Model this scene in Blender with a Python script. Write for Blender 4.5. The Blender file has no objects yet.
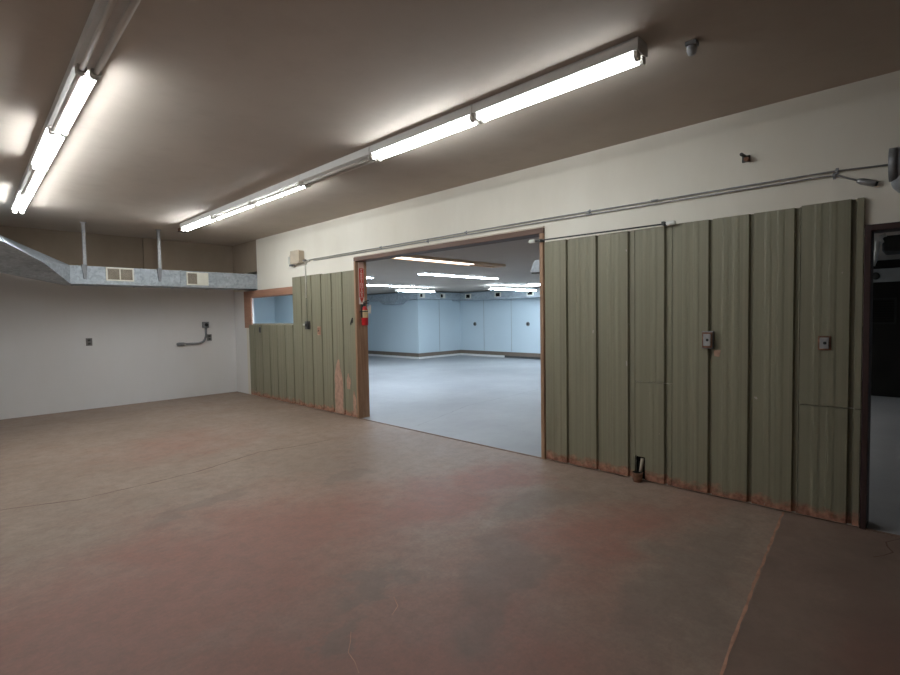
import bpy, bmesh, math, random
from mathutils import Vector, Matrix
random.seed(7)
scene = bpy.context.scene
col = scene.collection
PI = math.pi

# ------------------------------------------------------------------ dimensions (metres)
W, L, H = 4.387, 10.48, 3.03          # right wall x, back wall y, ceiling z
WT = 0.165                            # wall thickness
XF = W + WT                           # face of the wall in the room beyond
HF = 2.40                             # ceiling of the room beyond
XL, YB = -1.6, -4.5                   # unseen left wall and unseen end behind the camera

# ------------------------------------------------------------------ materials
def lin(c):
    c /= 255.0
    return c / 12.92 if c <= 0.04045 else ((c + 0.055) / 1.055) ** 2.4
def rgb(r, g, b): return (lin(r), lin(g), lin(b), 1.0)

class NT:
    def __init__(s, name):
        s.m = bpy.data.materials.new(name); s.m.use_nodes = True
        s.t = s.m.node_tree; s.b = s.t.nodes['Principled BSDF']
        s.co = s.t.nodes.new('ShaderNodeTexCoord')
    def n(s, typ, **kw):
        nd = s.t.nodes.new(typ)
        for k, v in kw.items():
            if k in nd.inputs: nd.inputs[k].default_value = v
            else: setattr(nd, k, v)
        return nd
    def l(s, a, b): s.t.links.new(a, b)
    def mapping(s, loc=(0, 0, 0), scale=(1, 1, 1), rot=(0, 0, 0)):
        m = s.n('ShaderNodeMapping'); m.inputs['Location'].default_value = loc
        m.inputs['Scale'].default_value = scale; m.inputs['Rotation'].default_value = rot
        s.l(s.co.outputs['Object'], m.inputs['Vector']); return m.outputs['Vector']
    def noise(s, vec, scale=5, detail=4, rough=0.55, dist=0.0):
        nd = s.n('ShaderNodeTexNoise'); nd.inputs['Scale'].default_value = scale
        nd.inputs['Detail'].default_value = detail; nd.inputs['Roughness'].default_value = rough
        nd.inputs['Distortion'].default_value = dist
        s.l(vec, nd.inputs['Vector']); return nd.outputs['Fac']
    def ramp(s, fac, p0, p1, c0=(0, 0, 0, 1), c1=(1, 1, 1, 1)):
        r = s.n('ShaderNodeValToRGB'); e = r.color_ramp.elements
        e[0].position = p0; e[0].color = c0; e[1].position = p1; e[1].color = c1
        s.l(fac, r.inputs['Fac']); return r.outputs['Color']
    def mix(s, fac, a, b, mode='MIX'):
        m = s.n('ShaderNodeMix'); m.data_type = 'RGBA'; m.blend_type = mode
        for sock, v in ((m.inputs['Factor'], fac), (m.inputs['A'], a), (m.inputs['B'], b)): pass
        ins = [i for i in m.inputs if i.enabled]
        for sock, v in zip((m.inputs[0], m.inputs[6], m.inputs[7]), (fac, a, b)):
            if hasattr(v, 'links'): s.l(v, sock)
            else: sock.default_value = v
        return m.outputs[2]
    def math(s, op, a, b=0.0, clamp=False):
        m = s.n('ShaderNodeMath'); m.operation = op; m.use_clamp = clamp
        for sock, v in zip(m.inputs[:2], (a, b)):
            if hasattr(v, 'links'): s.l(v, sock)
            else: sock.default_value = v
        return m.outputs[0]
    def z(s):
        sp = s.n('ShaderNodeSeparateXYZ'); s.l(s.co.outputs['Object'], sp.inputs[0]); return sp.outputs
    def base(s, c):
        if hasattr(c, 'links'): s.l(c, s.b.inputs['Base Color'])
        else: s.b.inputs['Base Color'].default_value = c
    def bump(s, h, strength=0.2, dist=0.01):
        b = s.n('ShaderNodeBump'); b.inputs['Strength'].default_value = strength; b.inputs['Distance'].default_value = dist
        s.l(h, b.inputs['Height']); s.l(b.outputs[0], s.b.inputs['Normal'])
    def set(s, rough=0.6, metal=0.0, spec=None):
        s.b.inputs['Roughness'].default_value = rough; s.b.inputs['Metallic'].default_value = metal
        if spec is not None: s.b.inputs['Specular IOR Level'].default_value = spec
        return s.m

def plain(name, c, rough=0.6, metal=0.0, var=0.12, scale=9.0, spec=None):
    t = NT(name)
    f = t.noise(t.mapping(), scale, 4)
    d = tuple(x * (1 - var) for x in c[:3]) + (1,)
    u = tuple(min(1, x * (1 + var)) for x in c[:3]) + (1,)
    t.base(t.ramp(f, 0.3, 0.7, d, u))
    return t.set(rough, metal, spec)

def wall_mat(name, c, stain, amount=0.5, scale=0.7):
    t = NT(name)
    a = t.noise(t.mapping(scale=(1, 1, 0.55)), scale, 6, 0.6)
    b = t.noise(t.mapping(scale=(6, 6, 1.2)), 1.0, 5, 0.6)
    f = t.math('MULTIPLY', t.ramp(a, 0.4, 0.75), amount)
    c1 = t.mix(f, c, stain)
    c2 = t.mix(t.math('MULTIPLY', t.ramp(b, 0.45, 0.8), 0.25 * amount), c1, stain)
    t.base(c2)
    t.bump(t.noise(t.mapping(), 60, 3), 0.05, 0.004)
    return t.set(0.75, 0, 0.25)

M = {}
M['cream'] = wall_mat('cream_wall_paint', (0.76, 0.72, 0.63, 1), (0.60, 0.545, 0.44, 1), 0.5)
M['white_wall'] = wall_mat('white_wall_paint', (0.75, 0.735, 0.725, 1), (0.66, 0.635, 0.60, 1), 0.5)
M['tan_wall'] = wall_mat('tan_old_paint', (0.31, 0.245, 0.185, 1), (0.22, 0.17, 0.122, 1), 0.7, 1.2)
M['blue_wall'] = wall_mat('pale_blue_wall_paint', (0.56, 0.645, 0.695, 1), (0.50, 0.58, 0.63, 1), 0.4)
M['dark_wall'] = plain('painted_darkness_wall', (0.012, 0.011, 0.010, 1), 0.8, 0, 0.2, 3, 0.1)  # near-black base puts the darkness of an unlit brown wall into its colour
M['grey_wall'] = plain('grey_plaster', (0.28, 0.29, 0.29, 1), 0.8, 0, 0.15, 3)
M['vent_dark'] = plain('dark_vent_paint', (0.022, 0.022, 0.022, 1), 0.8, spec=0.1)
t = NT('galvanised_sheet_metal')
v = t.n('ShaderNodeTexVoronoi'); v.inputs['Scale'].default_value = 28; t.l(t.mapping(), v.inputs['Vector'])
vf = t.n('ShaderNodeRGBToBW'); t.l(v.outputs['Color'], vf.inputs[0])
cl = t.noise(t.mapping(scale=(2, 2, 5)), 1.6, 5)
f = t.math('ADD', t.math('MULTIPLY', vf.outputs[0], 0.35), t.math('MULTIPLY', cl, 0.75))
t.base(t.ramp(f, 0.3, 0.85, (0.27, 0.305, 0.335, 1), (0.52, 0.565, 0.605, 1)))
M['galv'] = t.set(0.48, 0.3)

t = NT('brown_ceiling_paint')
a = t.noise(t.mapping(), 0.45, 6, 0.6); b = t.noise(t.mapping(), 3.0, 6, 0.65)
c0 = t.mix(t.ramp(a, 0.35, 0.7), (0.455, 0.397, 0.338, 1), (0.53, 0.463, 0.398, 1))
t.base(t.mix(t.math('MULTIPLY', t.ramp(b, 0.5, 0.8), 0.35), c0, (0.37, 0.31, 0.257, 1)))
t.bump(t.noise(t.mapping(), 45, 3), 0.08, 0.004)
M['ceiling'] = t.set(0.8, 0, 0.2)
M['ceiling2'] = wall_mat('grey_ceiling_paint', (0.47, 0.405, 0.35, 1), (0.40, 0.34, 0.29, 1), 0.5)

# floor: worn red paint over grey-tan concrete, stains with shapes of their own
t = NT('worn_red_painted_concrete')
warp = t.n('ShaderNodeTexNoise'); warp.inputs['Scale'].default_value = 1.1; warp.inputs['Detail'].default_value = 6
warp.inputs['Roughness'].default_value = 0.62
t.l(t.co.outputs['Object'], warp.inputs['Vector'])
vm = t.n('ShaderNodeVectorMath'); vm.operation = 'MULTIPLY_ADD'
t.l(warp.outputs['Color'], vm.inputs[0]); vm.inputs[1].default_value = (1.5, 1.5, 0); vm.inputs[2].default_value = (-0.75, -0.75, 0)
va = t.n('ShaderNodeVectorMath'); va.operation = 'ADD'
t.l(vm.outputs[0], va.inputs[0]); t.l(t.co.outputs['Object'], va.inputs[1])
def blob(x, y, rx, ry, rot=0.0):
    m = t.n('ShaderNodeMapping'); m.vector_type = 'TEXTURE'
    m.inputs['Location'].default_value = (x, y, 0); m.inputs['Scale'].default_value = (rx, ry, 1); m.inputs['Rotation'].default_value = (0, 0, rot)
    t.l(va.outputs[0], m.inputs['Vector'])
    g = t.n('ShaderNodeTexGradient'); g.gradient_type = 'SPHERICAL'; t.l(m.outputs[0], g.inputs['Vector'])
    return g.outputs['Fac']
def union(bs):
    r = bs[0]
    for x in bs[1:]: r = t.math('MAXIMUM', r, x)
    return r
n_big = t.noise(t.mapping(), 0.8, 7, 0.62, 0.4)
n_fine = t.noise(t.mapping(), 9, 6, 0.7)
n_mid = t.noise(t.mapping(loc=(3, 1, 0)), 2.4, 7, 0.68, 0.3)
red = union([blob(1.3, 3.2, 2.1, 1.5, 0.25), blob(3.2, 1.55, 1.4, 0.55, -0.2), blob(0.8, 2.0, 1.6, 1.0), blob(2.6, 2.9, 1.3, 0.8),
             blob(1.2, 1.5, 2.2, 1.1), blob(0.6, 2.9, 1.4, 1.2), t.math('MULTIPLY', blob(2.0, 6.6, 1.3, 1.0), 0.5), blob(2.4, 0.2, 1.6, 0.35), blob(3.6, 2.9, 0.7, 0.5)])
grey = union([blob(2.2, 1.75, 0.85, 0.35, 0.2), blob(1.35, 2.1, 0.30, 0.10, 0.6), blob(1.65, 2.35, 0.30, 0.13, -0.3), blob(3.3, 2.2, 0.6, 0.3), blob(1.5, 4.3, 0.7, 0.25, .2),
              blob(3.0, 0.9, 1.3, 0.3), blob(3.4, 0.15, 0.9, 0.5), blob(2.75, 4.0, .5, .25)])
rm = t.math('ADD', t.math('MULTIPLY', red, 1.1), t.math('MULTIPLY', t.math('SUBTRACT', n_mid, 0.5), 0.9))
red_mask = t.ramp(rm, 0.02, 0.80)
gm = t.math('ADD', t.math('MULTIPLY', grey, 1.2), t.math('MULTIPLY', t.math('SUBTRACT', n_mid, 0.5), 0.8))
grey_mask = t.ramp(gm, 0.18, 0.62)
tan = t.mix(t.ramp(n_big, 0.35, 0.65), (0.275, 0.206, 0.160, 1), (0.345, 0.262, 0.205, 1))
c = t.mix(t.math('MULTIPLY', red_mask, 0.88), tan, (0.310, 0.142, 0.106, 1))
c = t.mix(t.math('MULTIPLY', grey_mask, 0.55), c, (0.185, 0.150, 0.122, 1))
pz = t.z()                                           # the slab beyond the control joint is darker, oil-stained
jd = t.math('SUBTRACT', t.math('ADD', t.math('MULTIPLY', pz[0], 0.0816), 0.431), pz[1])
slab = t.ramp(jd, 0.0, 0.012)
c = t.mix(t.math('MULTIPLY', slab, t.math('ADD', 0.35, t.math('MULTIPLY', n_mid, 0.5))), c, (0.150, 0.095, 0.073, 1))
c = t.mix(t.math('MULTIPLY', t.ramp(n_fine, 0.42, 0.70), 0.50), c, (0.175, 0.115, 0.088, 1))
n_gr = t.noise(t.mapping(), 38, 5, 0.75)
c = t.mix(t.math('MULTIPLY', t.ramp(n_gr, 0.40, 0.65), 0.30), c, (0.16, 0.11, 0.09, 1))
sp = t.noise(t.mapping(), 32, 3, 0.6)
c = t.mix(t.math('MULTIPLY', t.ramp(sp, 0.72, 0.80), 0.35), c, (0.46, 0.34, 0.28, 1))
t.base(c)
rr = t.n('ShaderNodeMapRange'); rr.inputs['To Min'].default_value = 0.42; rr.inputs['To Max'].default_value = 0.70
t.l(n_mid, rr.inputs['Value']); t.l(rr.outputs[0], t.b.inputs['Roughness'])
t.bump(n_fine, 0.06, 0.004)
t.b.inputs['Specular IOR Level'].default_value = 0.35
M['floor'] = t.m

t = NT('blue_grey_sealed_concrete')
a = t.noise(t.mapping(), 0.8, 6); b = t.noise(t.mapping(), 7, 6, 0.65)
c0 = t.mix(t.ramp(a, 0.35, 0.7), (0.27, 0.275, 0.285, 1), (0.33, 0.335, 0.34, 1))
t.base(t.mix(t.math('MULTIPLY', t.ramp(b, 0.45, 0.8), 0.3), c0, (0.22, 0.22, 0.22, 1)))
t.bump(b, 0.05, 0.004)
M['floor2'] = t.set(0.5, 0, 0.4)
M['crack'] = plain('floor_crack', (0.14, 0.085, 0.065, 1), 0.9)
M['joint'] = plain('floor_joint_filler', (0.42, 0.22, 0.15, 1), 0.8, 0, 0.25, 14)
M['sill'] = plain('worn_threshold', (0.20, 0.13, 0.09, 1), 0.8, 0, 0.3, 10)

def siding(name, tint=1.0):
    t = NT(name)
    a = t.noise(t.mapping(scale=(1, 48, 0.18)), 1.0, 5, 0.6)        # vertical dirt streaks
    b = t.noise(t.mapping(scale=(1, 5.5, 0.22)), 1.0, 4, 0.6)
    c = t.mix(t.ramp(a, 0.30, 0.72), (0.198 * tint, 0.184 * tint, 0.122 * tint, 1), (0.252 * tint, 0.236 * tint, 0.163 * tint, 1))
    c = t.mix(t.math('MULTIPLY', t.ramp(b, 0.5, 0.75), 0.4), c, (0.16 * tint, 0.14 * tint, 0.092 * tint, 1))
    z = t.z()
    n = t.noise(t.mapping(scale=(1, 1, 1.4)), 9, 6, 0.65)
    zz = t.math('ADD', z[2], t.math('MULTIPLY', t.math('SUBTRACT', n, 0.5), -0.22))
    band = t.ramp(zz, 0.045, 0.105, (1, 1, 1, 1), (0, 0, 0, 1))     # rust along the foot
    n2 = t.noise(t.mapping(loc=(1, 2, 3)), 24, 4)
    rust = t.mix(t.ramp(n2, 0.35, 0.65), (0.20, 0.075, 0.042, 1), (0.47, 0.22, 0.145, 1))
    c = t.mix(t.math('MULTIPLY', band, 0.9), c, rust)
    chip = t.noise(t.mapping(scale=(1, 1.6, 0.8), loc=(5, 2, 1)), 13, 2, 0.4)
    c = t.mix(t.ramp(chip, 0.775, 0.79), c, (0.40, 0.36, 0.31, 1))
    t.base(c)
    return t.set(0.55, 0.0, 0.4)
M['siding'] = siding('olive_corrugated_steel')
M['siding_brown'] = siding('browned_olive_steel', 0.9)
t = NT('olive_steel_with_bare_rust')          # the sheet by the opening has a stripped pinkish strip
M['wood'] = None
def wood(name, c0, c1, rough=0.6, axis=2):
    t = NT(name); s = [9, 9, 9]; s[axis] = 0.7
    n = t.noise(t.mapping(scale=tuple(s)), 2.2, 6, 0.65, 0.6)
    n2 = t.noise(t.mapping(), 3, 4)
    c = t.ramp(n, 0.3, 0.7, c0, c1)
    t.base(t.mix(t.math('MULTIPLY', n2, 0.4), c, tuple(x * 0.6 for x in c0[:3]) + (1,)))
    return t.set(rough)
M['wood'] = wood('brown_door_frame_wood', (0.25, 0.135, 0.075, 1), (0.46, 0.29, 0.18, 1))
M['wood_h'] = wood('brown_header_wood', (0.095, 0.048, 0.030, 1), (0.155, 0.085, 0.056, 1), axis=1)
M['pink_wood'] = wood('reddish_window_wood', (0.33, 0.155, 0.095, 1), (0.46, 0.255, 0.17, 1), axis=1)
M['dark_red'] = wood('dark_red_brown_frame', (0.026, 0.009, 0.007, 1), (0.050, 0.017, 0.013, 1))
M['pale_wood'] = plain('pale_wood_strip', (0.50, 0.42, 0.34, 1), 0.7)
M['brown_base'] = plain('brown_baseboard_paint', (0.165, 0.125, 0.095, 1), 0.6)
M['sensor_grey'] = plain('grey_sensor_plastic', (0.36, 0.37, 0.38, 1), 0.6, 0, 0.05)
M['white'] = plain('white_enamel', (0.72, 0.70, 0.67, 1), 0.6, 0, 0.04, spec=0.25)
M['cream_plastic'] = plain('aged_cream_metal', (0.50, 0.42, 0.32, 1), 0.5)
M['vent'] = plain('cream_register_paint', (0.74, 0.72, 0.62, 1), 0.45, 0, 0.06)
M['holder'] = plain('lamp_holder_plastic', (0.55, 0.52, 0.47, 1), 0.5)
M['conduit'] = plain('conduit_steel', (0.33, 0.33, 0.33, 1), 0.42, 0.6, 0.15, 30)
M['conduit_p'] = plain('painted_conduit', (0.55, 0.54, 0.48, 1), 0.5)
M['olive_conduit'] = plain('olive_painted_conduit', (0.22, 0.22, 0.16, 1), 0.5)
M['dark_metal'] = plain('dark_oxidised_metal', (0.06, 0.058, 0.055, 1), 0.55, 0.3, 0.3, 20)
M['grey_metal'] = plain('dull_grey_metal', (0.22, 0.225, 0.235, 1), 0.5, 0.3, 0.15, 15)
M['grey_plastic'] = plain('grey_plate_plastic', (0.16, 0.155, 0.15, 1), 0.5)
M['black'] = plain('black_rubber', (0.012, 0.012, 0.012, 1), 0.6)
M['hole'] = plain('shade_black', (0.008, 0.007, 0.006, 1), 0.9, spec=0.05)  # near-black for shade painted inside openings; also colours the vent slats
M['rusty'] = plain('rusty_metal', (0.20, 0.095, 0.055, 1), 0.8, 0.1, 0.5, 30)
M['rust_pink'] = plain('bare_primer_pink', (0.42, 0.255, 0.185, 1), 0.8, 0, 0.25, 18)
M['red'] = plain('red_enamel', (0.50, 0.012, 0.016, 1), 0.3, 0, 0.05)
M['sign_red'] = plain('red_sign_face', (0.58, 0.075, 0.055, 1), 0.5, 0, 0.06)
M['sign_white'] = plain('white_sign_print', (0.78, 0.72, 0.68, 1), 0.5, 0, 0.03)
M['sign_pale'] = plain('faded_pink_sign_edge', (0.66, 0.45, 0.38, 1), 0.6, 0, 0.1)
M['label'] = plain('tan_paper_label', (0.60, 0.46, 0.25, 1), 0.6)
M['white_tag'] = plain('white_card_tag', (0.72, 0.71, 0.66, 1), 0.6)
M['silver'] = plain('bright_foil_metal', (0.55, 0.56, 0.56, 1), 0.3, 0.8, 0.1)
M['unlit_tube'] = plain('unlit_tube_glass', (0.66, 0.61, 0.55, 1), 0.55, 0, 0.02, spec=0.2)
M['warm_fix'] = plain('yellowed_fixture_enamel', (0.80, 0.62, 0.46, 1), 0.4, 0, 0.05)

def emit(name, c, s):
    m = bpy.data.materials.new(name); m.use_nodes = True
    b = m.node_tree.nodes['Principled BSDF']
    b.inputs['Base Color'].default_value = (0.8, 0.8, 0.8, 1); b.inputs['Roughness'].default_value = 0.3
    b.inputs['Emission Color'].default_value = c; b.inputs['Emission Strength'].default_value = s
    return m
M['tube'] = emit('lit_tube', (0.915, 0.972, 1.0, 1), 47.0)
M['tube_dim'] = emit('lit_dimmed_tube', (0.915, 0.972, 1.0, 1), 18.0)  # emission lowered to darken the near right end of the room
M['tube_mid'] = emit('lit_part_dimmed_tube', (0.915, 0.972, 1.0, 1), 40.0)  # emission partly lowered, keeping the near end darker than the far end
M['tube_blue'] = emit('lit_daylight_tube', (0.68, 0.86, 1.0, 1), 40.0)
M['tube_warm'] = emit('weak_warm_tube', (1.0, 0.80, 0.62, 1), 3.0)  # low warm emission for the tubes of the open trough
M['lens_fill'] = emit('neutral_fill_lens', (1.0, 0.93, 0.84, 1), 12.0)  # lens of the added light behind the right doorway
M['lens_blue'] = emit('lit_daylight_lens', (0.72, 0.85, 1.0, 1), 36.0)

# ------------------------------------------------------------------ building helpers
class MB:
    """collects shapes, then links them as one mesh object"""
    def __init__(s): s.bm = bmesh.new(); s.mi = 0
    def _fin(s, faces):
        for f in faces: f.material_index = s.mi
    def box(s, x0, x1, y0, y1, z0, z1):
        v = [s.bm.verts.new(p) for p in ((x0,y0,z0),(x1,y0,z0),(x1,y1,z0),(x0,y1,z0),(x0,y0,z1),(x1,y0,z1),(x1,y1,z1),(x0,y1,z1))]
        s._fin([s.bm.faces.new([v[i] for i in q]) for q in ((0,3,2,1),(4,5,6,7),(0,1,5,4),(1,2,6,5),(2,3,7,6),(3,0,4,7))])
        return s
    def poly(s, faces):
        cache = {}; out = []
        for f in faces:
            vs = []
            for p in f:
                k = tuple(round(c, 5) for c in p)
                if k not in cache: cache[k] = s.bm.verts.new(p)
                vs.append(cache[k])
            out.append(s.bm.faces.new(vs))
        s._fin(out); return s
    def prism(s, pts, d):
        """closed polygon pts (3-D) swept by vector d"""
        d = Vector(d); a = [s.bm.verts.new(p) for p in pts]; b = [s.bm.verts.new(Vector(p) + d) for p in pts]
        n = len(pts); fs = [s.bm.faces.new(a[::-1]), s.bm.faces.new(b)]
        for i in range(n): fs.append(s.bm.faces.new((a[i], a[(i+1) % n], b[(i+1) % n], b[i])))
        s._fin(fs); return s
    def tube(s, path, r, seg=12, cap=True):
        path = [Vector(p) for p in path]; rs = r if isinstance(r, (list, tuple)) else [r] * len(path)
        rings = []; up = None
        for i, p in enumerate(path):
            d = (path[min(i+1, len(path)-1)] - path[max(i-1, 0)]).normalized()
            if up is None:
                up = Vector((0, 0, 1)) if abs(d.z) < 0.9 else Vector((1, 0, 0))
            u = (up - d * up.dot(d)).normalized(); w = d.cross(u); up = u
            rings.append([s.bm.verts.new(p + (u * math.cos(2*PI*k/seg) + w * math.sin(2*PI*k/seg)) * rs[i]) for k in range(seg)])
        fs = []
        for a, b in zip(rings, rings[1:]):
            for k in range(seg):
                f = s.bm.faces.new((a[k], a[(k+1) % seg], b[(k+1) % seg], b[k])); f.smooth = True; fs.append(f)
        if cap: fs += [s.bm.faces.new(rings[0][::-1]), s.bm.faces.new(rings[-1])]
        s._fin(fs); return s
    def build(s, name, mats, parent=None, bevel=0.0, world=True):
        bmesh.ops.recalc_face_normals(s.bm, faces=s.bm.faces)
        me = bpy.data.meshes.new(name); s.bm.to_mesh(me); s.bm.free()
        o = bpy.data.objects.new(name, me); col.objects.link(o)
        for m in (mats if isinstance(mats, (list, tuple)) else [mats]): me.materials.append(m)
        if parent:
            o.parent = parent
            if world:
                off = Vector((0, 0, 0)); q = parent
                while q: off += q.location; q = q.parent
                me.transform(Matrix.Translation(-off))
        if bevel:
            b = o.modifiers.new('edge', 'BEVEL'); b.width = bevel; b.segments = 2; b.limit_method = 'ANGLE'; b.angle_limit = 0.7
        return o

def arc(p0, p1, p2, n=8):
    p0, p1, p2 = Vector(p0), Vector(p1), Vector(p2)
    return [p0 * (1-t)**2 + p1 * 2*t*(1-t) + p2 * t*t for t in [i / n for i in range(n + 1)]]
def thing(name, label, cat, loc=(0, 0, 0), rz=0.0, group=None):
    o = bpy.data.objects.new(name, None); col.objects.link(o); o.empty_display_size = 0.1
    o.location = loc; o.rotation_euler = (0, 0, rz); o['label'] = label; o['category'] = cat
    if group: o['group'] = group
    return o
def tag(o, label, cat, group=None):
    o['label'] = label; o['category'] = cat
    if group: o['group'] = group
    return o
def struct(o, label=None):
    o['kind'] = 'structure'
    if label: o['label'] = label
    return o

# ------------------------------------------------------------------ the setting: main room
fl = MB()
fl.poly([[(XL, YB, 0), (W, YB, 0), (W, L, 0), (XL, L, 0)]])
def strip(mb, pts, w, z, jit=0.0):
    P_ = []
    for i, (x, y) in enumerate(pts[:-1]):
        x2, y2 = pts[i+1]; n = max(1, int(math.hypot(x2-x, y2-y) / 0.07)) if jit else 1
        for k in range(n): P_.append((x + (x2-x)*k/n + (random.uniform(-jit, jit) if (i or k) else 0), y + (y2-y)*k/n + (random.uniform(-jit, jit) if (i or k) else 0)))
    P_.append(pts[-1])
    ln, rn = [], []
    for i, p in enumerate(P_):
        a = P_[max(0, i-1)]; b = P_[min(len(P_)-1, i+1)]; dx, dy = b[0]-a[0], b[1]-a[1]; q = math.hypot(dx, dy) or 1
        ww = w * (random.uniform(0.5, 1.2) if jit else 1) / 2
        ln.append((p[0] - dy/q*ww, p[1] + dx/q*ww, z)); rn.append((p[0] + dy/q*ww, p[1] - dx/q*ww, z))
    for i in range(len(P_)-1): mb.poly([[rn[i], rn[i+1], ln[i+1], ln[i]]])
fl.mi = 1
strip(fl, [(-1.0, 5.5), (0.316, 5.388), (0.794, 5.179), (1.424, 5.2), (1.794, 5.238), (2.519, 5.464), (3.0, 5.36), (3.35, 5.33)], 0.014, 0.0012, 0.008)
strip(fl, [(4.36, 0.12), (4.2, 0.2), (4.05, 0.16), (3.9, 0.24)], 0.008, 0.0012, 0.008)
fl.mi = 2
strip(fl, [(4.35, 0.785), (3.008, 0.681), (2.202, 0.611), (-0.5, 0.39)], 0.016, 0.0010, 0.004)
strip(fl, [(1.33, 1.98), (1.24, 1.86), (1.19, 1.72)], 0.005, 0.0012, 0.006)
strip(fl, [(1.66, 2.06), (1.62, 1.98), (1.55, 1.94)], 0.004, 0.0012, 0.006)
fl.mi = 3
fl.box(W - 0.03, W - 0.001, 2.92, 6.13, -0.01, 0.004)
fl.box(W - 0.03, W - 0.001, -0.8, 0.31, -0.01, 0.004)
struct(fl.build('floor', [M['floor'], M['crack'], M['joint'], M['sill']]))

struct(MB().box(XL, W, YB, L, H, H + 0.12).build('ceiling', M['ceiling']))
wb = MB(); wb.box(XL, W + WT, L, L + 0.15, -0.01, 2.40)
wb.mi = 1; wb.box(XL, W + WT, L, L + 0.15, 2.40, H)
struct(wb.build('wall_back', [M['white_wall'], M['tan_wall']]))
struct(MB().box(XL - 0.15, XL, YB, L, -0.01, H).build('wall_left', M['white_wall']))
struct(MB().box(XL, W, YB - 0.15, YB, -0.01, H).build('wall_front', M['tan_wall']))

# right wall, pieced around the window, the duct hole, the wide opening and the doorway
D0, D1 = -0.84, 0.346        # doorway
O0, O1, OH = 2.878, 6.172, 2.388   # wide opening
N0, N1, NB, NT_ = 8.0, 9.935, 1.40, 2.062   # window
U0, U1, UB, UT = 9.39, 9.93, 2.07, 2.425   # duct hole
wr = MB()
def wp(y0, y1, z0, z1): wr.box(W, XF, y0, y1, z0, z1)
wp(YB, D0, -0.01, H); wp(D0, D1, 2.062, H); wp(D1, O0, -0.01, H); wp(O0, O1, OH, H); wp(O1, N0, -0.01, H)
wp(N0, N1, -0.01, NB); wp(N0, 9.39, NT_, H); wp(9.39, N1, NT_, UB); wr.mi = 2; wp(N1, L, -0.01, UB); wr.mi = 0
wp(U1, L, UB, UT)
wr.mi = 1; wp(9.39, L, UT, H)
struct(wr.build('wall_right', [M['cream'], M['tan_wall'], M['white_wall']]))

# frame of the wide opening
struct(MB().box(4.352, 4.556, 6.13, 6.171, 0, 2.33).build('trim_1', M['wood'], bevel=0.004))
struct(MB().box(4.352, 4.556, 2.879, 2.92, 0, 2.33).build('trim_2', M['wood'], bevel=0.004))
struct(MB().box(4.352, 4.556, 2.879, 6.171, 2.33, 2.387).build('trim_3', M['wood_h'], bevel=0.004))
struct(MB().box(4.365, 4.3865, 2.879, 6.171, 2.388, 2.402).build('trim_4', M['pale_wood']))
# frame of the doorway at the right edge
dr = MB(); dr.box(4.355, 4.556, 0.31, 0.345, 0, 2.061); dr.box(4.355, 4.556, -0.839, 0.31, 2.022, 2.061); dr.box(4.355, 4.556, -0.839, -0.80, 0, 2.022)
struct(dr.build('trim_5', M['dark_red'], bevel=0.003))
# wooden frame of the window
wf = MB(); wf.box(4.36, XF - 0.001, N0 + 0.001, 9.934, 1.93, 2.061); wf.box(4.36, 4.3865, 9.934, 9.955, 1.93, 2.061)
struct(wf.build('window_1', M['pink_wood'], bevel=0.004))
struct(MB().box(4.36, 4.3865, 9.64, 9.955, 1.335, 1.929).build('trim_6', M['pink_wood'], bevel=0.004))
struct(MB().box(4.388, XF - 0.001, N0 + 0.001, N1 - 0.001, NB, NB + 0.02).build('trim_7', M['siding']))
# boxed upright on the back wall above the duct
struct(MB().box(2.745, 2.90, L - 0.05, L, 2.40, H).build('trim_8', M['tan_wall']))

# ------------------------------------------------------------------ corrugated steel siding
def profile(y0, y1, ribs, front=0.028, deep=0.0015):
    """front outline from high y to low y: list of (y, proud); wide pans with a narrow trough at each rib line"""
    pts = [(y1, front)]; top = y1
    for r in sorted(ribs, reverse=True) + [None]:
        lo = y0 if r is None else r + 0.028
        pan = top - lo
        if pan > 0.16:                                    # two shallow stiffeners in each pan
            for q in (0.36, 0.66):
                c = top - pan * q
                pts += [(c + 0.026, front), (c + 0.012, front + 0.0025), (c - 0.012, front + 0.0025), (c - 0.026, front)]
        if r is None: break
        if r - 0.006 < y0 + 0.004: r = y0 + 0.010
        pts += [(r + 0.028, front), (r + 0.021, deep), (r + 0.001, deep), (r - 0.006, front)]
        top = r - 0.006
    pts.append((y0, front))
    return pts
def sheet(y0, y1, z0, z1, ribs):
    pr = profile(y0, y1, ribs)
    pts = [(W - 0.0008, y1, z0)] + [(W - d, y, z0) for y, d in pr] + [(W - 0.0008, y0, z0)]
    return pts, (0, 0, z1 - z0)
GS = 'olive corrugated siding sheets'
def siding_panel(label, pieces, mat='siding', screws=()):
    mb = MB()
    for (y0, y1, z0, z1, ribs) in pieces: mb.prism(*sheet(y0, y1, z0, z1, ribs))
    o = mb.build('siding_panel', M[mat]); tag(o, label, 'siding panel', GS)
    return o
TOPZ = 2.235
siding_panel('olive ribbed siding sheet directly right of the wide opening, three ribs', [(1.924, 2.862, 0.012, TOPZ, [2.592, 2.272, 1.961])])
siding_panel('narrow upper olive siding piece above a horizontal cut, under the white rod end', [(1.60, 1.919, 0.893, TOPZ, [1.637])])
siding_panel('narrow lower olive siding piece with a dark hole at its foot', [(1.60, 1.83, 0.012, 0.888, [1.637]), (1.83, 1.919, 0.215, 0.888, [])])
siding_panel('wide olive siding sheet carrying the scraped outlet box on its rib', [(0.702, 1.595, 0.012, TOPZ + 0.005, [1.287, 1.001, 0.704])])
siding_panel('upper olive siding sheet beside the dark doorway, holding an outlet', [(0.35, 0.698, 0.823, TOPZ + 0.012, [0.391])], 'siding_brown')
siding_panel('lower olive siding piece below the seam beside the dark doorway', [(0.35, 0.698, 0.012, 0.818, [0.391])], 'siding_brown')
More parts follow.
